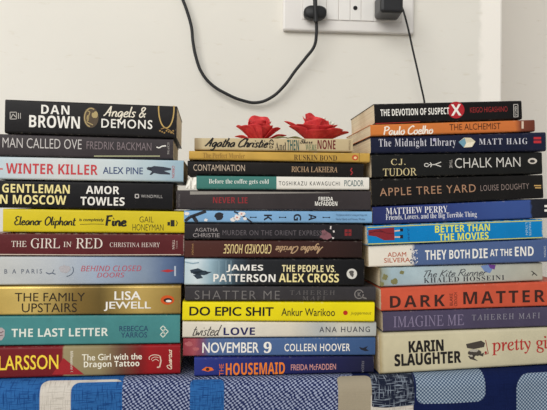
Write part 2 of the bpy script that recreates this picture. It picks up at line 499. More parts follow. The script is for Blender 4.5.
        out = bpy.data.meshes.new(name); out.from_pydata(V, [], fs); out.update()
        return link(name, out, s.cover, ink(color, metal))

    def hand(s, body, x0, y0, x1, y1, color, wpx=1.1, name='title_lettering', rot=0, slant=.22):
        """handwriting: smooth pen strokes"""
        strokes, X = [], 0.0
        for ch in body:
            if ch == ' ': X += .28; continue
            wd, st = PEN[ch]
            for p in st: strokes.append([(X + x + slant * y, y) for x, y in smooth_line(p)])
            X += wd
        sg = -1 if rot == 180 else 1
        if rot == 90: strokes = [[(-y, x) for x, y in p] for p in strokes]
        strokes = [[(sg * x, sg * y) for x, y in p] for p in strokes]
        xs = [x for p in strokes for x, _ in p]; ys = [y for p in strokes for _, y in p]
        ax, bx, ay, by = min(xs), max(xs), min(ys), max(ys)
        cx_, cy_ = (x0 + x1) / 2, (y0 + y1) / 2; c = s.loc(cx_, cy_)
        wd = (s.loc(x1, cy_) - s.loc(x0, cy_)).length; ht = (s.loc(cx_, y0) - s.loc(cx_, y1)).length
        hw = wpx * wd / (x1 - x0) / 2; V, Fc = [], []
        for k, p in enumerate(strokes):
            q = [(c.x + wd * ((x - ax) / (bx - ax) - .5), c.z + ht * ((y - ay) / (by - ay) - .5)) for x, y in p]
            b0 = len(V)
            for i, (x, z) in enumerate(q):
                xa, za = q[max(0, i - 1)]; xb, zb = q[min(len(q) - 1, i + 1)]
                dx, dz = xb - xa, zb - za; l = math.hypot(dx, dz) or 1
                e = hw * (.8 + .35 * abs(dz) / l); nx, nz = -dz / l * e, dx / l * e
                y = -s.D / 2 - EPS - k * 3e-6
                V += [(x + nx, y, z + nz), (x - nx, y, z - nz)]
                if i: a = b0 + 2 * i; Fc.append((a - 2, a, a + 1, a - 1))
        out = bpy.data.meshes.new(name); out.from_pydata(V, [], Fc); out.update()
        return link(name, out, s.cover, ink(color))

    def shape(s, polys, color, name='printed_ornament', layer=1, metal=0.0):
        verts, faces = [], []
        for pts in polys:
            b = len(verts)
            for px, py in pts:
                p = s.loc(px, py); verts.append((p.x, -s.D / 2 - EPS * layer, p.z))
            faces.append(tuple(range(b, b + len(pts))))
        me = bpy.data.meshes.new(name); me.from_pydata(verts, [], faces); me.update()
        return link(name, me, s.cover, ink(color, metal))

def ell(cx, cy, rx, ry, n=24, a0=0, a1=360):
    full = abs(a1 - a0) >= 360
    return [(cx + rx * math.cos(math.radians(a0 + (a1 - a0) * k / (n if full else n - 1))), cy + ry * math.sin(math.radians(a0 + (a1 - a0) * k / (n if full else n - 1)))) for k in range(n)]
def band(pts, w):                        # a stroke of width w along pixel points, as quads
    out = []
    for (x0, y0), (x1, y1) in zip(pts, pts[1:]):
        dx, dy = x1 - x0, y1 - y0; l = math.hypot(dx, dy) or 1; nx, ny = -dy / l * w / 2, dx / l * w / 2
        out.append([(x0 + nx, y0 + ny), (x1 + nx, y1 + ny), (x1 - nx, y1 - ny), (x0 - nx, y0 - ny)])
    return out
def blob(cx, cy, rx, ry, seed, n=18, j=.25):
    g = random.Random(seed)
    return [(cx + rx * math.cos(2 * math.pi * k / n) * (1 + g.uniform(-j, j)), cy + ry * math.sin(2 * math.pi * k / n) * (1 + g.uniform(-j, j))) for k in range(n)]
def rect(x0, y0, x1, y1): return [(x0, y0), (x1, y0), (x1, y1), (x0, y1)]

GL, GM, GR = 'books in the left stack', 'books in the middle stack', 'books in the right stack'
A, PM, OR = 'author_lettering', 'publisher_mark', 'printed_ornament'
WHITE, CREAM, BLACK = (238, 236, 230), (226, 214, 178), (24, 22, 22)

# ------------------------------------------------------------------ left stack
b = Book('L', 0, 5.5, 176.5, [(None, (28, 27, 29))], 'thick black paperback with a gold oval ring, topmost of the left stack', GL, back=.0, radius=.0026)
b.text('DAN', 41.3, 105.2, 69.5, 114.2, WHITE, 'bold', A, sp=1.15)
b.text('BROWN', 29.3, 115.7, 80, 128, WHITE, 'bold', A)
b.shape([ell(91, 117.5, 7.6, 10.3)], (84, 70, 54), OR)
b.shape(band(ell(91, 117.5, 6.4, 9.2, 20, 100, 300), 1.2) + [blob(95, 115, 3.2, 3.2, 3), blob(88, 118, 1.2, 3, 4)] + band([(86, 110), (90, 112), (87, 122), (93, 125)], .9), (176, 156, 108), OR, 2)
b.hand('Angels &', 103.7, 106.6, 145.8, 121, (235, 228, 210), 1.15)
b.text('DEMONS', 101.5, 119.4, 152.5, 128.4, WHITE, 'sans', sp=1.15, bold=.012)
b.shape(band(ell(166.3, 108.5, 7.7, 19.5, 22, -8, 188), 1.3), (190, 160, 96), OR, 1)
b.shape([blob(160 + k * 2.2, 130.8 + (k % 3) * 1.0, .9, .8, k) for k in range(7)] + band([(161, 129), (165, 127.8), (170, 130.5), (174, 134)], .8), (160, 128, 74), OR, 1)
b.shape(band([(10.2, 112.2), (16.5, 112.2), (16.5, 119), (10.2, 119), (10.2, 112.2)], .7) + band([(11, 118), (13, 114), (15.8, 117)], .8) + band([(18.5, 113), (18.5, 118.7)], .8) + band([(20.5, 113), (20.5, 118.7)], .6), (186, 182, 176), PM)

b = Book('L', 1, -12, 173, [(None, (58, 53, 56))], 'dark grey paperback with thin pale capitals, second from the top of the left stack', GL, back=.001, wear=.25)
b.text('A MAN CALLED OVE', -7, 138.4, 82, 148.3, (206, 202, 200), 'sans', bold=-.008)
b.text('FREDRIK BACKMAN', 86.8, 142, 151.6, 149.9, (124, 112, 116), 'sans', A)
b.shape(band([(156.5, 147), (159, 148), (162, 146.2), (166, 145.8)], 1.1), WHITE, PM)
b.text('SCEPTRE', 167.3, 142.5, 169.3, 154.5, (170, 165, 160), 'sans', PM, rot=-90)
b.shape([rect(94, 155.6, 160, 156.6)], (176, 178, 140), 'cover_stripe')

b = Book('L', 2, -5, 183.3, [(None, (188, 205, 214)), (60, (206, 210, 210)), (120, (194, 206, 210)), (184, (150, 178, 194))], 'pale icy blue paperback with red title and a dark lying figure, in the left stack', GL, 'LINEAR', mott=.1, back=-.0005)
b.text('WINTER KILLER', 6.3, 164.0, 98, 174.2, (196, 62, 68), 'bold')
b.text('ALEX PINE', 103, 167.2, 143, 174, (58, 76, 118), 'sans', A, bold=.01)
b.shape([blob(149, 168.6, 2.4, 1.7, 5), [(150, 167.5), (154, 166), (163, 166.8), (171, 168.3), (171, 170), (164, 171), (170, 173.2), (170, 174.6), (160, 174.2), (154, 173), (151, 175), (149.5, 174.6), (152, 171.5), (149.5, 170.2)]], (52, 58, 72), OR)
b.text('ORION', 172, 165.8, 174.6, 178, (188, 70, 72), 'sans', PM, rot=-90)
b.shape([rect(-2, 168.2, 2.8, 169.6)], (200, 90, 90), OR)

b = Book('L', 3, -14, 172.5, [(None, (22, 22, 25))], 'black paperback with cream and white two-line capitals, above the yellow book in the left stack', GL, back=.0015)
b.text('A GENTLEMAN', -9, 184.2, 70, 193, (240, 226, 156), 'bold')
b.text('IN MOSCOW', -5, 195, 66.5, 204.2, (240, 226, 156), 'bold')
b.text('AMOR', 86, 186, 119.4, 194, WHITE, 'bold', A)
b.text('TOWLES', 80.6, 197, 124.7, 205.5, WHITE, 'bold', A)
b.text('WINDMILL', 141, 194.8, 162.5, 197.9, (176, 174, 172), 'sans', PM, sp=1.2)
b.shape(band([(135.3, 194.4), (138.6, 194.4), (138.6, 197.8), (135.3, 197.8), (135.3, 194)], .9), (196, 192, 190), PM)

b = Book('L', 4, 3.7, 184.5, [(None, (208, 189, 40))], 'yellow paperback with handwritten black title, fifth from the top of the left stack', GL, back=-.001, mott=.06, wear=.4, wear_color=(240, 232, 190))
b.hand('Eleanor Oliphant', 15, 216.6, 76, 228.4, BLACK, 1.15, slant=.1)
b.text('is completely', 79, 218.3, 104, 222, BLACK, 'slant', bold=.02)
b.shape(band([(80, 224.4), (92, 224), (104, 224.2)], .5), (90, 80, 20), OR)
b.hand('Fine', 106.5, 215.8, 126.5, 225.8, BLACK, 2.0, slant=.05)
b.text('GAIL', 139.5, 216.5, 153.5, 222.4, (62, 56, 22), 'sans', A, bold=-.01)
b.text('HONEYMAN', 132.5, 224.2, 163.5, 230.6, (62, 56, 22), 'sans', A, bold=-.01)
b.shape([rect(167.5, 222, 170, 225.5), rect(170.6, 220, 174.5, 226.4)] + band([(176, 220.5), (177.5, 223), (176, 226)], .7), (40, 40, 30), PM)

b = Book('L', 5, -8, 184, [(None, (88, 34, 38))], 'maroon paperback with white serif capitals, under the yellow book of the left stack', GL, back=.001, edge=.9, wear=.55)
for tx, x0, x1, y0, y1 in (('THE', 11.5, 26.5, 241, 246.8), ('GIRL', 31, 60, 238.3, 248.3), ('IN', 63.5, 71.5, 241.8, 247), ('RED', 76, 102.5, 238.3, 248.3)):
    b.text(tx, x0, y0, x1, y1, (232, 222, 212), 'roman')
b.text('CHRISTINA HENRY', 110, 242.5, 160, 247.1, (226, 210, 204), 'roman', A, sp=1.1)
b.shape([[(-6, 253.9), (90, 254.5), (181, 254.2), (181, 255), (90, 255.3), (-6, 254.8)]], (206, 190, 176), 'cover_stripe')
b.text('TITAN', 172.3, 240, 174.6, 249, (225, 205, 195), 'sans', PM, rot=-90)
b.text('BOOKS', 176, 241, 177.6, 248.5, (180, 150, 145), 'sans', PM, rot=-90)

b = Book('L', 6, -8, 183.7, [(None, (192, 194, 192)), (50, (182, 188, 194)), (100, (152, 168, 190)), (145, (128, 144, 166)), (165, (92, 112, 146)), (184, (62, 84, 124))], 'misty grey-blue paperback with thin red capitals, seventh from the top of the left stack', GL, 'LINEAR', mott=.14, back=.002, wear=.5)
b.text('B A PARIS', 4.5, 269, 42, 273.6, (92, 100, 116), 'sans', A, sp=1.5)
b.shape(band([(46, 272.5), (49, 274), (52, 273), (55.5, 274.2)], .9) + band([(52.5, 273), (54, 269.5)], .6) + band(ell(65, 270, 8.5, 6.5, 14, -30, 80), .7), (80, 92, 112), OR)
b.shape([blob(65, 269, 6, 4, 9)], (178, 176, 182), OR)
b.text('BEHIND CLOSED', 81, 265.6, 141.5, 271.2, (186, 84, 98), 'slant')
b.text('DOORS', 97, 272.6, 124.5, 277.4, (186, 84, 98), 'slant')
b.shape([[(160, 271), (168, 269.3), (175, 270.6), (168, 272.4)]], (178, 50, 56), OR)
b.shape([rect(174.2, 266, 176, 276)], (176, 188, 204), PM)

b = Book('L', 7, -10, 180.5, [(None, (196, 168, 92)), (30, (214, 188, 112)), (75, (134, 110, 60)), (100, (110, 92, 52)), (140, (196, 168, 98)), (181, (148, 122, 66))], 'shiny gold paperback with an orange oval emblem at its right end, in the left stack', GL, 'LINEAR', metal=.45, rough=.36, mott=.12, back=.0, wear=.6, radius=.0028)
b.text('THE FAMILY', 15, 292.8, 85.3, 301.3, (40, 30, 18), 'sans')
b.text('UPSTAIRS', 22, 303.2, 77, 312.3, (40, 30, 18), 'sans')
b.text('LISA', 114.5, 291.2, 141, 300, WHITE, 'sans', A, bold=.014)
b.text('JEWELL', 104, 301.6, 151, 310.8, WHITE, 'sans', A, bold=.014)
b.shape([ell(167.5, 300, 6.8, 4.7)], (206, 84, 30), PM)
b.shape([ell(168, 300.3, 4.2, 2.3), [(163.2, 300), (166, 298.6), (166, 301.2)]], (28, 24, 24), PM, 2)
b.shape([ell(168.6, 301, 2.9, 1.2)], WHITE, PM, 3)

b = Book('L', 8, -22, 179.7, [(None, (70, 132, 134))], 'teal paperback with pale capitals and a three-diamond emblem, in the left stack', GL, mott=.08, back=.001, wear=.3)
b.text('THE LAST LETTER', 12, 328.2, 108.5, 336.6, (222, 230, 222), 'bold')
b.text('REBECCA', 119.5, 325.8, 148.3, 331.2, (36, 62, 100), 'sans', A)
b.text('YARROS', 121, 332.3, 147, 337.6, (36, 62, 100), 'sans', A)
dm = lambda x, y, r: band([(x - r, y), (x, y - r), (x + r, y), (x, y + r), (x - r, y)], 1.0)
b.shape(dm(163, 328.4, 2.6) + dm(165.6, 331.5, 2.6) + dm(163, 334.6, 2.6), (214, 224, 214), PM)
b.shape([[(-6, 328), (2, 327.6), (4.8, 330), (4.6, 336), (2, 340), (-4, 341.5), (-6, 336)]], (176, 168, 170), OR)
b.shape(band([(-3, 330), (1, 333), (3.5, 331)], .8) + band([(-2, 336), (3, 335)], .8), (118, 90, 96), OR, 2)

b = Book('L', 9, -50, 180, [(None, (106, 28, 34)), (40, (114, 30, 36)), (62, (124, 30, 36)), (64, (150, 138, 104)), (100, (142, 128, 94)), (120, (104, 74, 58)), (140, (118, 30, 32)), (150, (152, 26, 32)), (180, (140, 24, 32))], 'red and olive paperback with large yellow and small white lettering, lowest of the left stack', GL, 'LINEAR', mott=.12, radius=.0028, back=-.001, wear=.35)
b.shape([[(52, 374.6), (63.6, 358), (84, 374.4)]], (160, 32, 40), OR)
b.text('STIEG', -47, 355.4, -6, 369.9, (246, 214, 66), 'sans', A)
b.text('LARSSON', -1, 355.2, 58.5, 369.7, (246, 214, 66), 'sans', A, bold=.008)
b.text('Millennium I', 70.3, 351, 73.3, 372, (226, 218, 200), 'bold', OR, rot=-90)
b.text('The Girl with the', 82, 353.6, 142, 360, (240, 236, 220), 'sans', bold=.012)
b.text('Dragon Tattoo', 84, 361, 139.5, 368.6, (240, 236, 220), 'bold')
b.shape(band(ell(155, 358, 6, 3.2, 12, 150, 330), .8) + band(ell(155.5, 359.5, 4, 2.5, 10, 170, 320), .6) + band([(160, 356), (161, 361), (159.6, 367), (157, 367.3)], 1.3) + band([(152, 361), (156, 359), (159, 361)], .6), (224, 196, 180), OR)
b.hand('Quercus', 167, 349.5, 172, 369, (230, 208, 186), .8, PM, rot=90)

# ------------------------------------------------------------------ middle stack
b = Book('M', 0, 194.5, 353, [(None, (150, 132, 102)), (197, (156, 138, 108)), (203, (194, 178, 142)), (353, (190, 172, 136))], 'thin cream paperback with black signature lettering, topmost of the middle stack under the roses', GM, 'LINEAR', wear=.5, back=.001, wear_color=(150, 130, 100))
mid_top = b
b.hand('Agatha Christie', 205, 138.2, 268, 150.4, BLACK, 1.35, A, slant=.4)
for k in range(3): b.text(('A', 'N', 'D')[k], 268.8 + k * .3, 139.2 + k * 3.3, 274 - k * .4, 141.8 + k * 3.3, BLACK, 'bold', OR)
b.text('And', 275, 142.2, 286, 150.4, (50, 44, 40), 'serif')
b.text('THEN', 287, 140, 299, 150.4, (58, 92, 84), 'bold')
b.text('There', 300, 139.3, 312.5, 143.8, (44, 36, 32), 'script', bold=.01)
b.text('WERE', 305.5, 144.6, 316.8, 150.4, (72, 104, 74), 'serif')
b.text('NONE', 317.5, 140, 335.5, 149.3, (112, 32, 36), 'bold')
b.text('FONTANA', 348.6, 140.5, 350.6, 150, (120, 96, 70), 'sans', PM, rot=-90)

b = Book('M', 1, 189, 370, [(None, (190, 153, 74))], 'thin mustard paperback between the cream and the black book of the middle stack', GM, wear=.4, back=-.0005)
b.text('The Perfect Murder', 203, 153, 245, 158.2, (146, 108, 48), 'serif')
b.text('RUSKIN BOND', 294, 155, 337, 160.4, (74, 52, 26), 'serif', A)
b.shape([ell(355, 157.6, 3.1, 2.7)], (196, 84, 50), PM); b.shape([ell(355.2, 157.8, 1.5, 1.3)], (236, 210, 150), PM, 2)
b.shape([rect(359.0, 152.7, 359.6, 162.6)], (150, 110, 44), OR)

b = Book('M', 2, 187.5, 363.5, [(None, (27, 25, 25))], 'black paperback with thin cream capitals, third from the top of the middle stack', GM, back=.0015)
b.text('CONTAMINATION', 193.5, 164.6, 245, 171, (198, 180, 160), 'sans', bold=-.006)
b.text('RICHA LAKHERA', 291.5, 166.6, 337.5, 172.2, (196, 164, 130), 'roman', A)
b.shape(band([(352, 168), (350.5, 170.5), (352.6, 172.5), (350.8, 175)], 1.1), (160, 50, 52), PM)

b = Book('M', 3, 196.5, 369.5, [(None, (64, 120, 113)), (276, (228, 225, 217))], 'half teal, half white paperback with a torn left end, in the middle stack', GM, 'CONSTANT', back=-.002, mott=.06, wear=.4)
b.text('Before the coffee gets cold', 209, 179, 269, 185, (228, 234, 228), 'serif')
b.text('TOSHIKAZU KAWAGUCHI', 279, 181.4, 340, 185.5, (48, 46, 48), 'sans', A, sp=1.3)
b.text('PICADOR', 344.3, 180.2, 363.5, 186.3, (40, 84, 92), 'sans', PM)
def crumple(book):
    g = random.Random(4); verts = []; faces = []; nx, ny, nz = 7, 5, 4
    a = book.loc(186.3, 184); c = book.loc(197.2, 184); h = book.hL
    grid = {}
    for face in range(2):
        for i in range(nx):
            for k in range(nz):
                x = a.x + (c.x - a.x) * i / (nx - 1)
                z = h * (.06 + .86 * k / (nz - 1)) - (h * .1 * (1 - i / (nx - 1)))
                z = max(z, .0003)
                y = -book.D / 2 + (.003 if face == 0 else .012) + g.uniform(-.0018, .0018)
                if i == 0: x += g.uniform(-.001, .003)
                grid[face, i, k] = len(verts); verts.append((x, y, min(z, h * .93)))
    for face in range(2):
        for i in range(nx - 1):
            for k in range(nz - 1):
                faces.append((grid[face, i, k], grid[face, i + 1, k], grid[face, i + 1, k + 1], grid[face, i, k + 1]))
    for i in range(nx - 1):
        for k in (0, nz - 1): faces.append((grid[0, i, k], grid[1, i, k], grid[1, i + 1, k], grid[0, i + 1, k]))
    for k in range(nz - 1):
        for i in (0, nx - 1): faces.append((grid[0, i, k], grid[0, i, k + 1], grid[1, i, k + 1], grid[1, i, k]))
    o = link('torn_paper', mesh_from('torn_paper', verts, faces), book.root, plain('torn_white_paper', (236, 234, 226), .9, .1, 0, 300, .06))
    tag(o, 'crumpled torn white paper at the left end')
crumple(b)

b = Book('M', 4, 176.3, 371, [(None, (56, 51, 53))], 'dark charcoal paperback with dull red title, sticking out left in the middle stack', GM, back=.0005, wear=.3)
b.shape([[(190, 191.3), (240, 191.5), (330, 192.6), (330, 192.9), (240, 194), (190, 194.6)]], (150, 146, 140), 'cover_stripe')
b.text('NEVER LIE', 213, 197.2, 247.5, 203.2, (140, 44, 50), 'bold')
b.text('FREIDA', 318.5, 196.9, 333, 200.8, WHITE, 'bold', A)
b.text('McFADDEN', 315, 201.5, 337.3, 205.8, WHITE, 'bold', A)
b.text('PENGUIN', 178, 194, 180, 207, (110, 106, 106), 'sans', PM, rot=-90)

b = Book('M', 5, 184, 372, [(None, (124, 168, 208))], 'slim sky blue paperback with sideways black letters and a blossom branch, in the middle stack', GM, back=-.001, mott=.08)
b.shape(band([(185, 221), (190, 217), (197, 214.5), (206, 211.2)], 3.0) + band([(193, 216), (197, 222.3)], 3.6), (38, 40, 48), OR)
b.shape([blob(219, 216.4, 5, 3.8, 8)], (38, 40, 48), OR)
b.shape(band([(234, 211.5), (240, 214), (246, 218), (252, 222.5)], 1.5), (38, 40, 48), OR)
b.shape([blob(237 , 217.5, 3.2, 3, 2), blob(242, 213.8, 3.4, 2.2, 6), blob(233, 219.6, 2.6, 2.2, 7), blob(245, 218.6, 1.9, 1.7, 1)], (232, 228, 226), OR, 2)
b.shape([blob(187, 213.6, 2.6, 1.8, 9)], (232, 228, 226), OR, 2)
b.shape([blob(206, 220, 1.7, 1.5, 4)], (232, 228, 226), OR, 2)
b.shape([blob(237, 217.4, .9, .8, 2), blob(241.5, 213.9, .9, .7, 3)], (206, 120, 110), OR, 3)
for ch, x0, x1, y0, y1 in (('I', 250, 256.5, 216.6, 218), ('K', 264, 271.8, 214.6, 220.6), ('I', 279, 286.2, 216.7, 218), ('G', 293.6, 301.2, 214, 220.6), ('A', 308.6, 316.2, 214, 220.4), ('I', 322.6, 330, 216.8, 218.1)):
    b.text(ch, x0, y0, x1, y1, (28, 32, 44), 'bold', rot=-90)
b.text('The Japanese Secret to a Long and Happy Life', 336, 214, 367, 216.4, (62, 88, 120), 'sans', OR)
b.text('Hector Garcia and Francesc Miralles', 336, 218, 365, 220.3, (62, 88, 120), 'sans', A)

b = Book('M', 6, 184.5, 363, [(None, (38, 36, 40))], 'blackish paperback with dim grey capitals and a pink blot, below the sky blue book', GM, back=.001)
b.text('AGATHA', 195, 227.9, 218, 231.6, (158, 152, 152), 'sans', A)
b.text('CHRISTIE', 193, 233.2, 219.6, 237.2, (158, 152, 152), 'sans', A)
b.text('MURDER ON THE ORIENT EXPRESS', 223, 230.3, 322, 235.4, (104, 98, 104), 'sans', sp=1.1, bold=-.006)
b.shape([blob(326, 236, 5.5, 3.6, 11), blob(324, 232.5, 3, 2.6, 12)], (134, 92, 100), OR)
b.shape([[(330, 226), (331.4, 226), (331.2, 229.4), (329.8, 229)], blob(333.6, 231.5, .9, 1.2, 5), blob(333, 238, 1, .9, 6)], (220, 212, 210), OR, 2)
b.shape([rect(344.6, 229.4, 347.6, 235.8), rect(348.4, 229.4, 351.4, 235.8)], (134, 42, 46), PM)
b.shape([rect(345.4, 232, 350.6, 233)], (60, 40, 44), PM, 2)

b = Book('M', 7, 184.5, 362, [(None, (78, 44, 39)), (240, (72, 40, 36)), (362, (42, 29, 28))], 'brown paperback lying upside down with inverted cream title, in the middle stack', GM, 'LINEAR', back=.0015)
b.text('CROOKED HOUSE', 223.5, 244.2, 271.5, 253.6, (222, 200, 142), 'slant', rot=180, bold=.01)
b.hand('Agatha Christie', 276, 243.6, 323, 253.4, (184, 152, 118), 1.0, A, rot=180, slant=.4)
b.text('FONTANA', 191.8, 243.6, 193.6, 254.6, (180, 140, 90), 'sans', PM, rot=90)

b = Book('M', 8, 184.5, 364.3, [(None, (186, 206, 214)), (196, (206, 220, 226)), (210, (150, 178, 192)), (222, (96, 122, 138)), (236, (52, 66, 78)), (250, (36, 38, 42)), (364, (20, 20, 23))], 'black paperback fading to icy blue at its left end, in the middle stack', GM, 'LINEAR', mott=.14, back=-.001, wear=.3, radius=.0026)
b.shape([blob(201, 273, 8, 2.2, 3), [(190, 270), (198, 268.2), (204, 271), (198, 274), (191, 273)], [(193, 275), (200, 274), (203, 278), (197, 279)], [(205, 271.5), (212, 272), (206, 274.5)]], (44, 60, 74), OR)
b.shape(band([(184.6, 262), (193, 263.5), (199, 262.5)], 1.2) + band([(226, 260.5), (226, 284)], .5) + band([(231, 260.5), (231, 284)], .5) + band([(219, 261), (219, 284)], .8), (140, 168, 184), OR)
b.text('JAMES', 226.5, 264.6, 263.2, 272.2, WHITE, 'bold', A)
b.text('PATTERSON', 213.5, 274, 275.6, 281.9, WHITE, 'bold', A)
b.text('THE PEOPLE VS.', 282, 265, 335.6, 272, (236, 224, 172), 'bold')
b.text('ALEX CROSS', 279, 273.6, 339, 282.3, (240, 226, 160), 'bold')
b.shape([ell(351.8, 273.8, 5.2, 5.2)], (216, 214, 208), PM)
b.shape([blob(351.4, 272.6, 2.8, 1.9, 8), [(349.5, 274.5), (354, 274), (352.6, 277.4)]], (90, 88, 86), PM, 2)

b = Book('M', 9, 185, 376, [(None, (56, 54, 57))], 'charcoal paperback with faint outlined capitals, directly above the bright yellow book', GM, back=.0, wear=.25)
b.text('SHATTER ME', 195, 290.6, 280, 299.4, (116, 113, 112), 'sans', bold=-.016, sp=1.2)
b.text('TAHEREH', 290, 290.3, 335, 294.8, (98, 95, 95), 'roman', A, sp=1.4)
b.text('MAFI', 302.5, 296, 325, 300.2, (98, 95, 95), 'roman', A, sp=1.4)
b.shape(band(ell(359, 294.2, 4.3, 4.3, 18), 1.1) + band([(361.5, 297), (366.5, 298.6)], 1.2) + band([(358, 292), (358, 296.4), (360.4, 292), (358.4, 294.2), (360.6, 296.4)], .7), (128, 124, 122), OR)

b = Book('M', 10, 182.3, 374.3, [(None, (228, 212, 24))], 'bright yellow paperback with bold black capitals and a red dot, in the middle stack', GM, back=-.0015, mott=.05, wear=.4, wear_color=(246, 240, 190))
b.text('DO EPIC SHIT', 189.6, 306.8, 273.8, 315.9, (26, 24, 20), 'sans', bold=.02)
b.text('Ankur Warikoo', 281.5, 308.3, 335, 316, (44, 42, 22), 'sans', A, bold=.004)
b.shape([ell(345.4, 312.8, 2.3, 2.3)], (188, 44, 26), PM)
b.text('juggernaut', 350.5, 311.7, 371.3, 315.3, (110, 100, 24), 'slant', PM)

b = Book('M', 11, 182.5, 376.5, [(None, (212, 206, 192)), (230, (222, 217, 204)), (290, (210, 204, 190)), (320, (176, 180, 180)), (340, (200, 198, 188)), (376, (172, 176, 174))], 'pale grey marbled paperback with navy word, under the bright yellow book', GM, 'LINEAR', back=.0, mott=.1, mscale=60, wear=.4, wear_color=(150, 140, 120))
b.hand('twisted', 193, 325, 221.5, 335.6, (70, 66, 66), .8, slant=.4)
b.text('LOVE', 223.6, 327.4, 255, 335.1, (34, 34, 90), 'bold')
b.text('ANA HUANG', 319.5, 326.6, 370, 332.2, (44, 48, 64), 'sans', A, sp=1.25)

b = Book('M', 12, 183, 375.3, [(None, (138, 52, 62)), (194, (160, 78, 88)), (200, (128, 70, 92)), (210, (80, 104, 148)), (300, (72, 100, 146)), (340, (62, 90, 134)), (376, (58, 86, 130))], 'dusty blue paperback with a red left end and white condensed capitals, in the middle stack', GM, 'LINEAR', back=.001, mott=.08, wear=.35)
b.text('NOVEMBER', 202.5, 342.3, 259, 352.8, (240, 238, 232), 'sans', bold=.012)
b.text('9', 263.6, 341.8, 271.5, 353, (240, 238, 232), 'serif', bold=.01)
b.text('COLLEEN HOOVER', 284.6, 343.6, 350.2, 351.2, (240, 238, 232), 'sans', A, sp=1.12, bold=.012)
b.shape([[(359, 347), (363, 348), (368, 346), (366, 348.6), (369, 350.8), (365, 351), (361, 349.6)]], (30, 34, 48), PM)
b.shape([blob(189, 344, 4, 2.6, 7), blob(196, 349, 3.4, 2, 9)], (176, 96, 102), OR)

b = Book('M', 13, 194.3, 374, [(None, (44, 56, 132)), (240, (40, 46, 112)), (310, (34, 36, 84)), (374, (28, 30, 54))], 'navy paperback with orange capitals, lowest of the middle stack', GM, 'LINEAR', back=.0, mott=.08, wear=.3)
b.text('THE', 219.2, 363.8, 223.6, 375.4, (220, 110, 50), 'sans', rot=90)
b.text('HOUSEMAID', 226, 362.6, 285, 374.6, (238, 128, 44), 'bold')
b.text('FREIDA McFADDEN', 291, 364, 336, 370, (210, 150, 146), 'sans', A, bold=.006)
b.shape([[(201.5, 370), (206, 366.8), (211.5, 367.4), (214, 370), (208, 371.6)]], (232, 112, 40), OR)
b.shape([ell(207.6, 369.2, 1.8, 1.6)], (60, 30, 40), OR, 2)
b.text('FREIDA', 361.6, 361, 364, 372.5, (120, 120, 130), 'sans', PM, rot=-90)

# ------------------------------------------------------------------ right stack
b = Book('R', 0, 374.8, 522.4, [(None, (22, 21, 22))], 'black paperback with a white cross in a red disc, topmost of the right stack', GR, back=.0, depth=.125, wear=.35)
b.text('THE DEVOTION OF SUSPECT', 380.5, 108.4, 449.3, 115.2, WHITE, 'bold', layer=2)
b.shape([ell(456, 110, 8.4, 8.4, 32)], (176, 36, 46), OR)
b.text('X', 450.8, 104.3, 461.2, 115.6, WHITE, 'bold', layer=2)
b.text('KEIGO HIGASHINO', 470, 106.8, 507.5, 112.2, (150, 44, 46), 'sans', A)
b.shape(band([(513.6, 104.5), (517.8, 104.4), (518, 116.8), (513.8, 117), (513.6, 104.5)], .6), (200, 196, 190), PM)
b.text('ABACUS', 514.6, 106, 517, 115.6, (210, 206, 200), 'sans', PM, rot=-90)
b.shape([[(375.2, 123.2), (420, 121.4), (420, 122.0), (375.2, 124.2)]], (150, 44, 36), 'cover_stripe')

b = Book('R', 1, 370.5, 535.5, [(None, (206, 122, 60)), (515, (198, 112, 58)), (521, (120, 64, 48)), (536, (100, 52, 40))], 'thin orange paperback with a white signature, second from the top of the right stack', GR, 'LINEAR', back=-.001, depth=.128, mott=.1, wear=.5)
b.hand('Paulo Coelho', 384, 126, 433, 134.2, (246, 236, 222), 1.2, A, slant=.1)
b.text('THE ALCHEMIST', 449.5, 123.4, 500.6, 129.8, (82, 42, 22), 'sans')
b.shape([rect(521.5, 121.2, 523.6, 128.6)], (216, 196, 176), PM)

b = Book('R', 2, 371, 546, [(None, (26, 31, 54))], 'dark navy paperback with spaced pale serif title and pale hexagon, in the right stack', GR, back=.0, depth=.13, radius=.0028)
b.text('The Midnight Library', 379, 138.4, 456, 148.4, (206, 206, 216), 'serif', sp=1.15)
b.text('MATT HAIG', 479, 138.3, 527.5, 144.4, (206, 206, 216), 'serif', A, sp=1.2)
b.shape([[(459, 141.5), (464, 137.6), (471, 137.8), (475.4, 141.5), (472, 147), (464, 147.6)]], (214, 206, 180), OR)
b.shape([[(458.4, 142), (464.6, 138), (466, 143), (463.6, 147.4)]], (112, 158, 178), OR, 2)
b.shape([[(466, 143), (474.8, 141.5), (471.6, 146.8), (464.5, 147.3)]], (238, 230, 206), OR, 2)
b.shape([ell(434.5, 139.8, 1.7, 1.7)], (180, 176, 206), OR)
b.shape([rect(533.6, 137, 541, 139.4), rect(533.6, 140.6, 541.2, 143.2)], (188, 46, 54), PM)

b = Book('R', 3, 371.5, 543, [(None, (26, 27, 27))], 'black paperback with a chalk stick figure lying sideways, in the right stack', GR, back=.001)
b.text('C.J.', 391, 158.8, 405.4, 165, (216, 200, 150), 'roman', A)
b.text('TUDOR', 383, 168.2, 416.6, 175.8, (216, 200, 150), 'roman', A)
b.shape(band(ell(426.5, 165, 2.2, 1.6, 12), .8) + band([(428.6, 164.8), (435, 164.5), (441, 162)], .9) + band([(435, 164.5), (441, 166.6)], .9) + band([(430, 162.4), (432, 164.6), (430.4, 167.2)], .8), (216, 214, 208), OR)
b.text('THE', 449.3, 159.6, 452.2, 168, (176, 172, 168), 'sans', rot=-90)
b.text('CHALK MAN', 455, 157.6, 520.5, 167.4, (214, 212, 206), 'sans', bold=-.008)
b.shape([ell(532.4, 161, 4.6, 3)], (206, 200, 190), PM); b.shape([ell(532.2, 161.2, 2.6, 1.5)], (44, 42, 42), PM, 2)

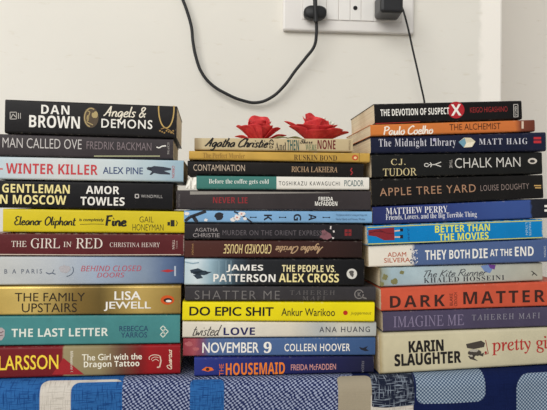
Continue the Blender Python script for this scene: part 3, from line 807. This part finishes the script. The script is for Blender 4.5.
b = Book('R', 4, 372, 543.7, [(None, (24, 23, 23))], 'black paperback with thin bronze capitals, just above the royal blue book of the right stack', GR, back=.0)
b.text('APPLE TREE YARD', 380, 186.2, 476, 194, (172, 132, 104), 'sans', sp=1.15, bold=.0)
b.text('LOUISE DOUGHTY', 480.5, 184.2, 529, 190, (146, 130, 124), 'sans', A, sp=1.1, bold=-.008)
b.shape([rect(534, 185, 541, 186.2), rect(535, 187.2, 541, 188.4)], (196, 158, 96), PM)

b = Book('R', 5, 373, 553, [(None, (40, 48, 98)), (430, (46, 60, 118)), (500, (56, 80, 142)), (530, (56, 80, 142)), (532, (34, 36, 46)), (560, (30, 32, 40))], 'royal blue paperback with small white two-line lettering, in the right stack', GR, 'LINEAR', back=.001, mott=.08)
b.text('MATTHEW PERRY', 386, 206.8, 447.6, 213.4, (236, 236, 240), 'serif', A, bold=-.008)
b.text('Friends, Lovers, and the Big Terrible Thing', 386, 213.0, 477, 219.8, (226, 228, 236), 'serif')
b.shape([rect(544.4, 205, 550, 207.2), rect(544.4, 209.4, 550, 211.6)], WHITE, PM)

b = Book('R', 6, 367, 543.5, [(None, (10, 124, 190))], 'cyan blue paperback with a red dress drawing and lime capitals, in the right stack', GR, back=-.002, mott=.06, edge=.8, wear=.6, wear_color=(226, 220, 130))
b.shape([[(368.4, 230), (376, 229), (394, 227.4), (394.6, 240), (384, 240.2), (376, 236.4), (368.4, 235.4)]], (132, 36, 46), OR)
b.shape(band([(394.4, 231), (400.5, 230.4)], 1.3) + band([(394.4, 237), (400.5, 237)], 1.3), (226, 190, 170), OR)
b.shape([rect(400, 228.4, 403, 231.4), rect(400, 235, 403, 238.4)], (26, 28, 44), OR)
b.shape(band([(369, 233), (376, 231), (384, 232)], .6) + band([(378, 229.4), (386, 233), (394, 233.6)], .5), (86, 24, 40), OR, 2)
b.text('JUMP', 407, 228, 409.4, 241, (24, 70, 124), 'sans', OR, rot=-90)
b.text('BETTER THAN', 435, 224.6, 490, 231.7, (228, 232, 92), 'bold')
b.text('THE MOVIES', 439, 232.8, 488.6, 239.8, (228, 232, 92), 'bold')
b.shape([[(367.6, 227.0), (430, 224.3), (542, 220.0), (542, 220.9), (430, 225.2), (367.6, 227.9)]], (206, 206, 110), 'cover_stripe')
b.shape([[(367.6, 243.6), (430, 241.4), (542, 237.0), (542, 237.8), (430, 242.2), (367.6, 244.5)]], (206, 206, 110), 'cover_stripe')
b.text('LYNN', 525.4, 222.5, 527.6, 235, (166, 204, 226), 'sans', A, rot=-90)
b.text('PAINTER', 528.8, 222, 531, 236, (166, 204, 226), 'sans', A, rot=-90)

b = Book('R', 7, 369, 557, [(None, (228, 222, 210)), (411, (226, 220, 208)), (415, (80, 102, 146)), (557, (72, 92, 136))], 'slate blue paperback with white left end and uneven white capitals, in the right stack', GR, 'LINEAR', back=.0, mott=.06, wear=.45)
b.text('ADAM', 387.5, 252.2, 406.2, 256.7, (184, 92, 64), 'sans', A, bold=.006)
b.text('SILVERA', 384, 257.8, 410, 262.4, (184, 92, 64), 'sans', A, bold=.006)
g = random.Random(5)
b.shape([rect(x, y, x + 1, y + 1.1) for x, y in ((411 + g.uniform(0, 6), 248 + g.uniform(0, 15)) for _ in range(26))], (226, 226, 226), OR, 1)
b.shape([rect(x, y, x + 1, y + 1.1) for x, y in ((410 + g.uniform(0, 5), 248 + g.uniform(0, 15)) for _ in range(16))], (64, 84, 128), OR, 2)
for tx, x0, x1, y0, y1 in (('THEY', 425, 446.5, 250, 259.6), ('BOTH', 449.2, 469.8, 249.6, 258.6), ('DIE', 472.4, 487.6, 248.6, 258.2), ('AT THE', 490, 512, 249, 256), ('END', 514.8, 533.6, 246.6, 256)):
    b.text(tx, x0, y0, x1, y1, (236, 236, 232), 'bold')
b.text('SIMON', 543.8, 246, 545.8, 257, (190, 200, 214), 'sans', PM, rot=-90)

b = Book('R', 8, 380, 543, [(None, (122, 116, 92)), (383, (150, 160, 152)), (392, (158, 180, 190)), (420, (170, 190, 198)), (470, (178, 184, 178)), (543, (172, 170, 156))], 'worn pale blue-grey paperback with olive spots and a violet kite, in the right stack', GR, 'LINEAR', back=.003, mott=.16, mscale=60, wear=.6, wear_color=(120, 104, 78))
b.hand('The Kite Runner', 424, 269.4, 487, 276.2, (70, 72, 80), .7, slant=.3)
b.text('KHALED HOSSEINI', 424, 276.4, 504.5, 281.4, (46, 46, 56), 'serif', A, sp=1.15)
b.shape([[(480.5, 266), (488, 264.4), (494.5, 265.6), (490, 273), (485, 272)]], (112, 138, 190), OR)
b.shape([[(488, 264.4), (495.5, 265), (494.4, 269.5), (490, 268)]], (106, 62, 140), OR, 2)
b.shape([blob(385, 277, 2.6, 3.2, 2), blob(394.4, 281.6, 3.6, 3, 3), blob(402, 272.5, 2.2, 2, 4), blob(382, 284, 2, 2.2, 6)], (128, 126, 84), OR)
b.shape(band([(531.4, 271), (534, 273), (532, 275.4)], .9) + band([(534, 273), (537, 275.6)], .9), (50, 50, 50), PM)

b = Book('R', 9, 381, 566, [(None, (198, 86, 62))], 'brick orange paperback with widely spaced dark brown capitals, in the right stack', GR, back=-.001, mott=.1, wear=.45)
b.text('DARK', 390, 295.2, 445, 307, (60, 34, 30), 'bold', sp=1.25)
b.text('BLAKE', 449.6, 293.5, 452.6, 305.5, (84, 40, 32), 'sans', A, rot=90)
b.text('CROUCH', 454, 292.5, 457.2, 306, (84, 40, 32), 'sans', A, rot=90)
b.text('MATTER', 463.5, 290.8, 545, 303.0, (60, 34, 30), 'bold', sp=1.25)

b = Book('R', 10, 383, 562, [(None, (74, 68, 92))], 'muted purple paperback with faint outlined capitals, second from the bottom of the right stack', GR, back=.0, mott=.1, wear=.35)
b.text('IMAGINE ME', 393.5, 315.2, 464, 326.4, (132, 122, 150), 'roman')
b.text('TAHEREH MAFI', 472, 313.6, 540, 319.2, (142, 140, 152), 'roman', A, sp=1.35)

b = Book('R', 11, 380, 578, [(None, (166, 150, 112)), (384, (196, 188, 158)), (470, (202, 195, 166)), (560, (192, 186, 160))], 'thick worn cream paperback with heavy black and red lettering, lowest of the right stack', GR, 'LINEAR', back=-.0015, mott=.16, mscale=45, wear=.5, wear_color=(146, 126, 92), radius=.0034)
b.text('KARIN', 408.6, 340.2, 443.6, 351.8, (28, 26, 26), 'bold', A, bold=.02)
b.text('SLAUGHTER', 394.6, 352.4, 461.2, 364.6, (28, 26, 26), 'bold', A, bold=.02)
b.shape([[(466, 344), (481, 340.6), (485, 343), (484, 347), (474, 349), (467, 348)], blob(475, 353, 7, 3, 3), [(468, 356), (476, 354.5), (474, 358), (478, 361), (470, 359)], [(478, 355), (484, 352.5), (483, 356.5)]], (70, 64, 58), OR)
b.shape([blob(474, 350.6, 4.5, 1.5, 4), blob(471, 355.8, 1.6, 1, 5)], (178, 172, 160), OR, 2)
b.shape(band([(485.5, 340), (488.3, 353.6), (484.4, 354.4)], .7), (150, 70, 62), OR)
b.shape([ell(485.6, 352.4, 1.2, 1.2)], (160, 40, 40), OR, 2)
b.text('pretty girls', 492, 336.2, 564, 353.4, (178, 52, 48), 'roman', bold=.008)

# ------------------------------------------------------------------ artificial roses
def petal_mesh(R, H, phi, W, seed):
    g = random.Random(seed); nu, nt = 14, 10; V = []; Fc = []
    ph = g.uniform(0, 6); ca, sa = math.cos(phi), math.sin(phi)
    for j in range(nt + 1):
        for i in range(nu + 1):
            u = 2 * i / nu - 1
            tt = j / nt * (1 - .34 * abs(u) ** 2.2) * (1 + .04 * math.sin(3.4 * u + ph) * j / nt)
            wd = W * (.30 + .70 * math.sin(math.pi * min(1, .08 + .60 * tt)))
            r = R * (.12 + .88 * tt ** .8) - .38 * W * u * u * (.4 + .6 * tt) + .0010 * math.sin(5 * u + ph * 1.7) * tt
            r += .10 * R * max(0, tt - .7) * 3
            z = H * tt ** 1.05 - .05 * H * max(0, tt - .7) ** 2 * 10 + .42 * W * u * u * tt
            l = wd * u
            V.append((r * ca - l * sa, r * sa + l * ca, max(z, .0006)))
    for j in range(nt):
        for i in range(nu):
            p = j * (nu + 1) + i; Fc.append((p, p + 1, p + nu + 2, p + nu + 1))
    return V, Fc

def petal_material():
    t = NT('red_fabric_petal', .6, .25); P = t.coords()
    n = t.noise(P, 90, 4); v = t.noise(t.scaled(P, (400, 400, 60)), 1, 2)
    c = t.mix(t.step(n, .3, .7), lin((224, 72, 72)), lin((190, 44, 50)))
    c = t.mix(t.math('MULTIPLY', t.step(v, .55, .75), .25), c, lin((226, 92, 90)))
    t.color(c); t.bump(v, .25, .0008)
    t.b.inputs['Subsurface Weight'].default_value = .12; t.b.inputs['Subsurface Radius'].default_value = (.004, .001, .001)
    return t.m
PETAL = petal_material()
def thick(o, th):
    m = o.modifiers.new('thickness', 'SOLIDIFY'); m.thickness = th; m.offset = 0
    m2 = o.modifiers.new('smooth', 'SUBSURF'); m2.levels = 1; m2.render_levels = 1

def rose(px, Y, R, H, petals, seed, label):
    X = at(px, 137, Y).x
    ztop = seam('M', 0)(X)
    root = bpy.data.objects.new('artificial_rose', None); COL.objects.link(root); root.empty_display_size = .02
    root.location = (X, Y, ztop + .0008)
    tag(root, label, 'flower', 'red artificial roses on the middle stack')
    for k, (deg, r, h, ha) in enumerate(petals):
        V, Fc = petal_mesh(r, h, math.radians(deg), ha, seed * 50 + k)
        o = link('petal', mesh_from('petal', V, Fc, True), root, PETAL); thick(o, .0007)
    # calyx cup under the petals
    V, Fc = [], []
    prof = [(0, 0), (R * .2, .0004), (R * .3, H * .12), (R * .26, H * .26), (0, H * .3)]
    ns = 16
    for r, z in prof:
        for i in range(ns): V.append((r * math.cos(2 * math.pi * i / ns), r * math.sin(2 * math.pi * i / ns), z))
    for j in range(len(prof) - 1):
        for i in range(ns): Fc.append((j * ns + i, j * ns + (i + 1) % ns, (j + 1) * ns + (i + 1) % ns, (j + 1) * ns + i))
    link('calyx', mesh_from('calyx', V, Fc, True), root, plain('olive_plastic', (120, 108, 62), .5))
    return root

def leaf(root, ax, ay, ang, L, W, c, name='leaf', lift=.006):
    V, Fc = [], []; n = 8
    for j in range(n + 1):
        t_ = j / n; wd = W * math.sin(math.pi * min(.98, .06 + .92 * t_)) ** .8
        for i in (-1, -.5, 0, .5, 1):
            x = L * t_; y = wd * i; z = .0006 + lift * math.sin(math.pi * .8 * t_) + .002 * abs(i) * t_ + .0006 * math.sin(9 * t_ + 3 * i)
            V.append((ax + x * math.cos(ang) - y * math.sin(ang), ay + x * math.sin(ang) + y * math.cos(ang), max(z, .0006)))
    for j in range(n):
        for i in range(4):
            p = j * 5 + i; Fc.append((p, p + 1, p + 6, p + 5))
    o = link(name, mesh_from(name, V, Fc, True), root, c); thick(o, .0006); return o

LEAF = plain('pale_green_leaf', (160, 164, 132), .55)
WISP = plain('white_filler_blossom', (222, 226, 214), .7)
ROSE_A = [(172, .026, .020, .011), (205, .024, .018, .013), (88, .008, .034, .013), (120, .012, .029, .013), (55, .014, .0325, .011), (25, .014, .026, .011), (-8, .024, .017, .011), (-95, .014, .0205, .0165),
          (-140, .019, .019, .015), (-45, .017, .0185, .014), (150, .01, .027, .013), (60, .006, .029, .011), (-60, .007, .027, .013), (180, .027, .0065, .008), (-12, .031, .008, .008), (95, .024, .014, .015), (135, .024, .016, .013)]
ROSE_B = [(166, .034, .0265, .011), (196, .031, .018, .014), (125, .014, .039, .011), (85, .010, .034, .014), (50, .017, .0305, .013), (20, .026, .0235, .013), (-8, .037, .0125, .011), (-35, .033, .014, .015), (-95, .018, .0195, .021),
          (-55, .024, .018, .018), (-140, .026, .020, .017), (150, .016, .033, .012), (0, .008, .029, .013), (-90, .009, .028, .016), (-80, .027, .012, .018), (85, .03, .016, .018), (125, .03, .02, .015)]
ra = rose(259, YS + .052, .0265, .027, ROSE_A, 7, 'smaller red artificial rose, left one on the cream topmost book of the middle stack')
leaf(ra, .012, -.012, -.15, .021, .006, LEAF, lift=.003)
leaf(ra, .014, .006, .1, .024, .006, PETAL, 'petal', lift=.002)
rb = rose(316, YS + .055, .0335, .034, ROSE_B, 23, 'larger red artificial rose, right one on the cream topmost book of the middle stack')
leaf(rb, -.012, -.012, math.pi - .1, .024, .006, LEAF, lift=.003)
def wisp(root):
    bm = bmesh.new(); g = random.Random(3)
    for k in range(16):
        c = Vector((.006 + g.uniform(0, .02), .014 + g.uniform(0, .012), .02 + g.uniform(0, .012)))
        r = bmesh.ops.create_icosphere(bm, subdivisions=1, radius=g.uniform(.0012, .0026))
        for v in r['verts']: v.co = v.co * (1 + g.uniform(-.2, .2)) + c
        a = Vector((.006, .012, .004)); d = (c - a)
        side = d.cross(Vector((0, 1, 0))).normalized() * .0003; s2 = d.cross(side).normalized() * .0003
        p = [bm.verts.new(a + side), bm.verts.new(a + s2), bm.verts.new(a - side - s2), bm.verts.new(c + side), bm.verts.new(c + s2), bm.verts.new(c - side - s2)]
        for i in range(3): bm.faces.new((p[i], p[(i + 1) % 3], p[3 + (i + 1) % 3], p[3 + i]))
    me = bpy.data.meshes.new('filler_blossom'); bm.to_mesh(me); bm.free()
    o = link('filler_blossom', me, root, WISP); tag(o, 'whitish filler blossom behind the petals')
wisp(rb)

# ------------------------------------------------------------------ switchboard on the wall
PLASTIC = plain('white_switch_plastic', (233, 230, 226), .4, .4, 0, 30, .04)
PLAST2 = plain('white_module_plastic', (238, 236, 232), .38, .4, 0, 30, .03)
DARK = plain('socket_hole_black', (22, 22, 22), .6)
BLK = plain('black_rubber', (34, 35, 37), .5, .35, 0, 80, .15)
ADP = plain('black_adapter_plastic', (38, 39, 42), .38, .4, 0, 80, .1)
YP = YW - .011
pa, pb = at(283, 29.8, YP), at(414, 31.8, YP)
top_z = pa.z + .094
sb = bpy.data.objects.new('switchboard', None); COL.objects.link(sb); sb.empty_display_size = .03
sb.location = ((pa.x + pb.x) / 2, YW, pa.z)
tag(sb, 'white modular electrical switchboard plate on the cream wall above the books', 'switchboard')
def loc_box(name, x0, x1, z0, z1, y0, y1, mat, parent, bev=.001):
    o = sb.location
    return link(name, box_mesh(name, (x0 - o.x, y0 - o.y, z0 - o.z), (x1 - o.x, y1 - o.y, z1 - o.z), bev), parent, mat)
loc_box('plate', pa.x, pb.x, pa.z, top_z, YP, YW, PLASTIC, sb, .003)
m0 = at(303, 19, YP - .001).z
xs = [303, 326.5, 338.5, 350, 361, 374, 401]
kinds = ['socket', 'switch', 'switch', 'indicator', 'switch', 'socket']
for a, c, kd in zip(xs, xs[1:], kinds):
    A_, B_ = at(a + .25, 15, YP).x, at(c - .25, 15, YP).x
    zt = top_z - (m0 - pa.z)
    part = loc_box(kd, A_, B_, m0, zt, YP - .0022, YP + .002, PLAST2, sb, .0008)
    if kd == 'indicator':
        p = at(355.3, 8, YP - .0022)
        bm = bmesh.new(); bmesh.ops.create_cone(bm, cap_ends=True, segments=20, radius1=.0038, radius2=.0034, depth=.0016)
        me = bpy.data.meshes.new('lens'); bm.to_mesh(me); bm.free()
        me.transform(Matrix.Translation((p.x - sb.location.x, YP - .0026 - YW, p.z - sb.location.z)) @ Matrix.Rotation(math.pi / 2, 4, 'X'))
        o = link('indicator_lens', me, part, DARK); tag(o, 'small round black hole in the module')
for a in (302.2, 401.8):                  # raised rim round the modules
    A_ = at(a, 15, YP).x
    loc_box('frame_rim', A_ - .0008, A_ + .0008, m0 - .001, top_z - (m0 - pa.z), YP - .0012, YP + .001, PLASTIC, sb, .0003)

def tube(name, pts, r, mat, parent, origin):
    c = bpy.data.curves.new(name, 'CURVE'); c.dimensions = '3D'; c.bevel_depth = r; c.bevel_resolution = 4; c.resolution_u = 8; c.use_fill_caps = True
    s = c.splines.new('BEZIER'); s.bezier_points.add(len(pts) - 1)
    for bp, p in zip(s.bezier_points, pts):
        bp.co = Vector(p) - origin; bp.handle_left_type = bp.handle_right_type = 'AUTO'
    o = bpy.data.objects.new(name, c); COL.objects.link(o)
    dg = bpy.context.evaluated_depsgraph_get(); me = bpy.data.meshes.new_from_object(o.evaluated_get(dg))
    bpy.data.objects.remove(o); bpy.data.curves.remove(c)
    me.polygons.foreach_set('use_smooth', [True] * len(me.polygons))
    return link(name, me, parent, mat)

YPL = YP - .018
po = at(315.5, 12, YPL)
pc = bpy.data.objects.new('power_cord', None); COL.objects.link(pc); pc.empty_display_size = .02
pc.location = (po.x, YP - .0022, po.z)
tag(pc, 'thick black power cord plugged in the switchboard and hanging in a wide loop', 'power cord')
def lozenge():
    w_ = at(327, 12, YPL).x - at(304, 12, YPL).x; h_ = at(315, 4.2, YPL).z - at(315, 18.4, YPL).z
    n = 28; out = []
    for k in range(n):
        a = 2 * math.pi * k / n; cx_, sx_ = math.cos(a), math.sin(a)
        x = w_ / 2 * math.copysign(abs(cx_) ** .92, cx_)
        waist = 1 - .10 * math.exp(-(x / (w_ * .12)) ** 2)
        out.append((x, h_ / 2 * math.copysign(abs(sx_) ** .7, sx_) * waist))
    rings = [(-.0002, .86), (-.004, .98), (-.012, 1.0), (-.0165, .96), (-.0188, .80)]
    V = [(x * k, y, z * k) for y, k in rings for x, z in out]; Fc = []
    for j in range(len(rings) - 1):
        for i in range(n): Fc.append((j * n + i, j * n + (i + 1) % n, (j + 1) * n + (i + 1) % n, (j + 1) * n + i))
    Fc += [tuple(range(n)), tuple(range((len(rings) - 1) * n, len(rings) * n))]
    return mesh_from('plug_body', V, Fc, True)
o = link('plug_body', lozenge(), pc, BLK)
YC = YPL - .006
tube('strain_relief', [at(314.8, -14, YC + .002), at(315, -4, YC + .0005), at(315.2, 4, YC), at(315.6, 14, YC), at(316.2, 22, YC)], .0036, BLK, pc, pc.location)
path = [(315.4, 8), (316.2, 20), (316.4, 34), (314.3, 46), (306, 57.5), (295.5, 70.5), (284, 86), (271, 97.6), (257, 102.6), (243, 100.6), (226, 93.6), (211.5, 84.4), (202, 73), (196.2, 58), (193, 42), (191.4, 27), (187, 11), (181.8, -3), (176, -20), (170, -50)]
tube('cable', [at(x, y, YC + .001 + .022 * min(1, k / 8)) for k, (x, y) in enumerate(path)], .0026, BLK, pc, pc.location)

YA = YP - .0024
ca = bpy.data.objects.new('charger', None); COL.objects.link(ca); ca.empty_display_size = .02
q = at(390, 14, YA); ca.location = (q.x, YA, q.z)
tag(ca, 'black plug-in charger block with thin black cable hanging down behind the right stack', 'charger')
dpt = .05
bl, br_ = at(374, 20, YA), at(398, 20, YA); tl = at(390, 0.2, YA - dpt)
fz0 = at(390, 12.3, YA - dpt).z
def adapter():
    x0, x1 = bl.x, br_.x; z0 = bl.z; z1 = z0 + .034
    fx0, fx1 = at(380.5, 8, YA - dpt).x, at(403.5, 8, YA - dpt).x
    bm = bmesh.new()
    B = [(x0, YA, z0), (x1, YA, z0), (x1, YA, z1), (x0, YA, z1)]
    F_ = [(fx0, YA - dpt, fz0), (fx1, YA - dpt, fz0), (fx1, YA - dpt, z1 - .001), (fx0, YA - dpt, z1 - .001)]
    v = [bm.verts.new(Vector(p) - ca.location) for p in B + F_]
    for f in ((0, 1, 2, 3), (4, 7, 6, 5), (0, 4, 5, 1), (1, 5, 6, 2), (2, 6, 7, 3), (3, 7, 4, 0)): bm.faces.new([v[i] for i in f])
    bmesh.ops.recalc_face_normals(bm, faces=bm.faces)
    bmesh.ops.bevel(bm, geom=bm.edges[:], offset=.0055, segments=4, profile=.5, affect='EDGES')
    me = bpy.data.meshes.new('charger_body'); bm.to_mesh(me); bm.free()
    return me
link('charger_body', adapter(), ca, ADP)
yc = YA - dpt + .006
cpath = [((401.5, 6), yc + .004), ((404, 13), yc - .002), ((408, 28), yc + .004), ((412.4, 48), yc + .01), ((417, 68), yc + .012), ((421, 86), yc + .012), ((424.4, 102), yc + .016), ((428, 135), .982), ((430, 200), .985), ((431, 300), .984), ((432, 400), .985)]
pts = [at(x, y, Y) for (x, y), Y in cpath]
tube('cable', pts, .0016, BLK, ca, ca.location)
bpy.context.view_layer.update()
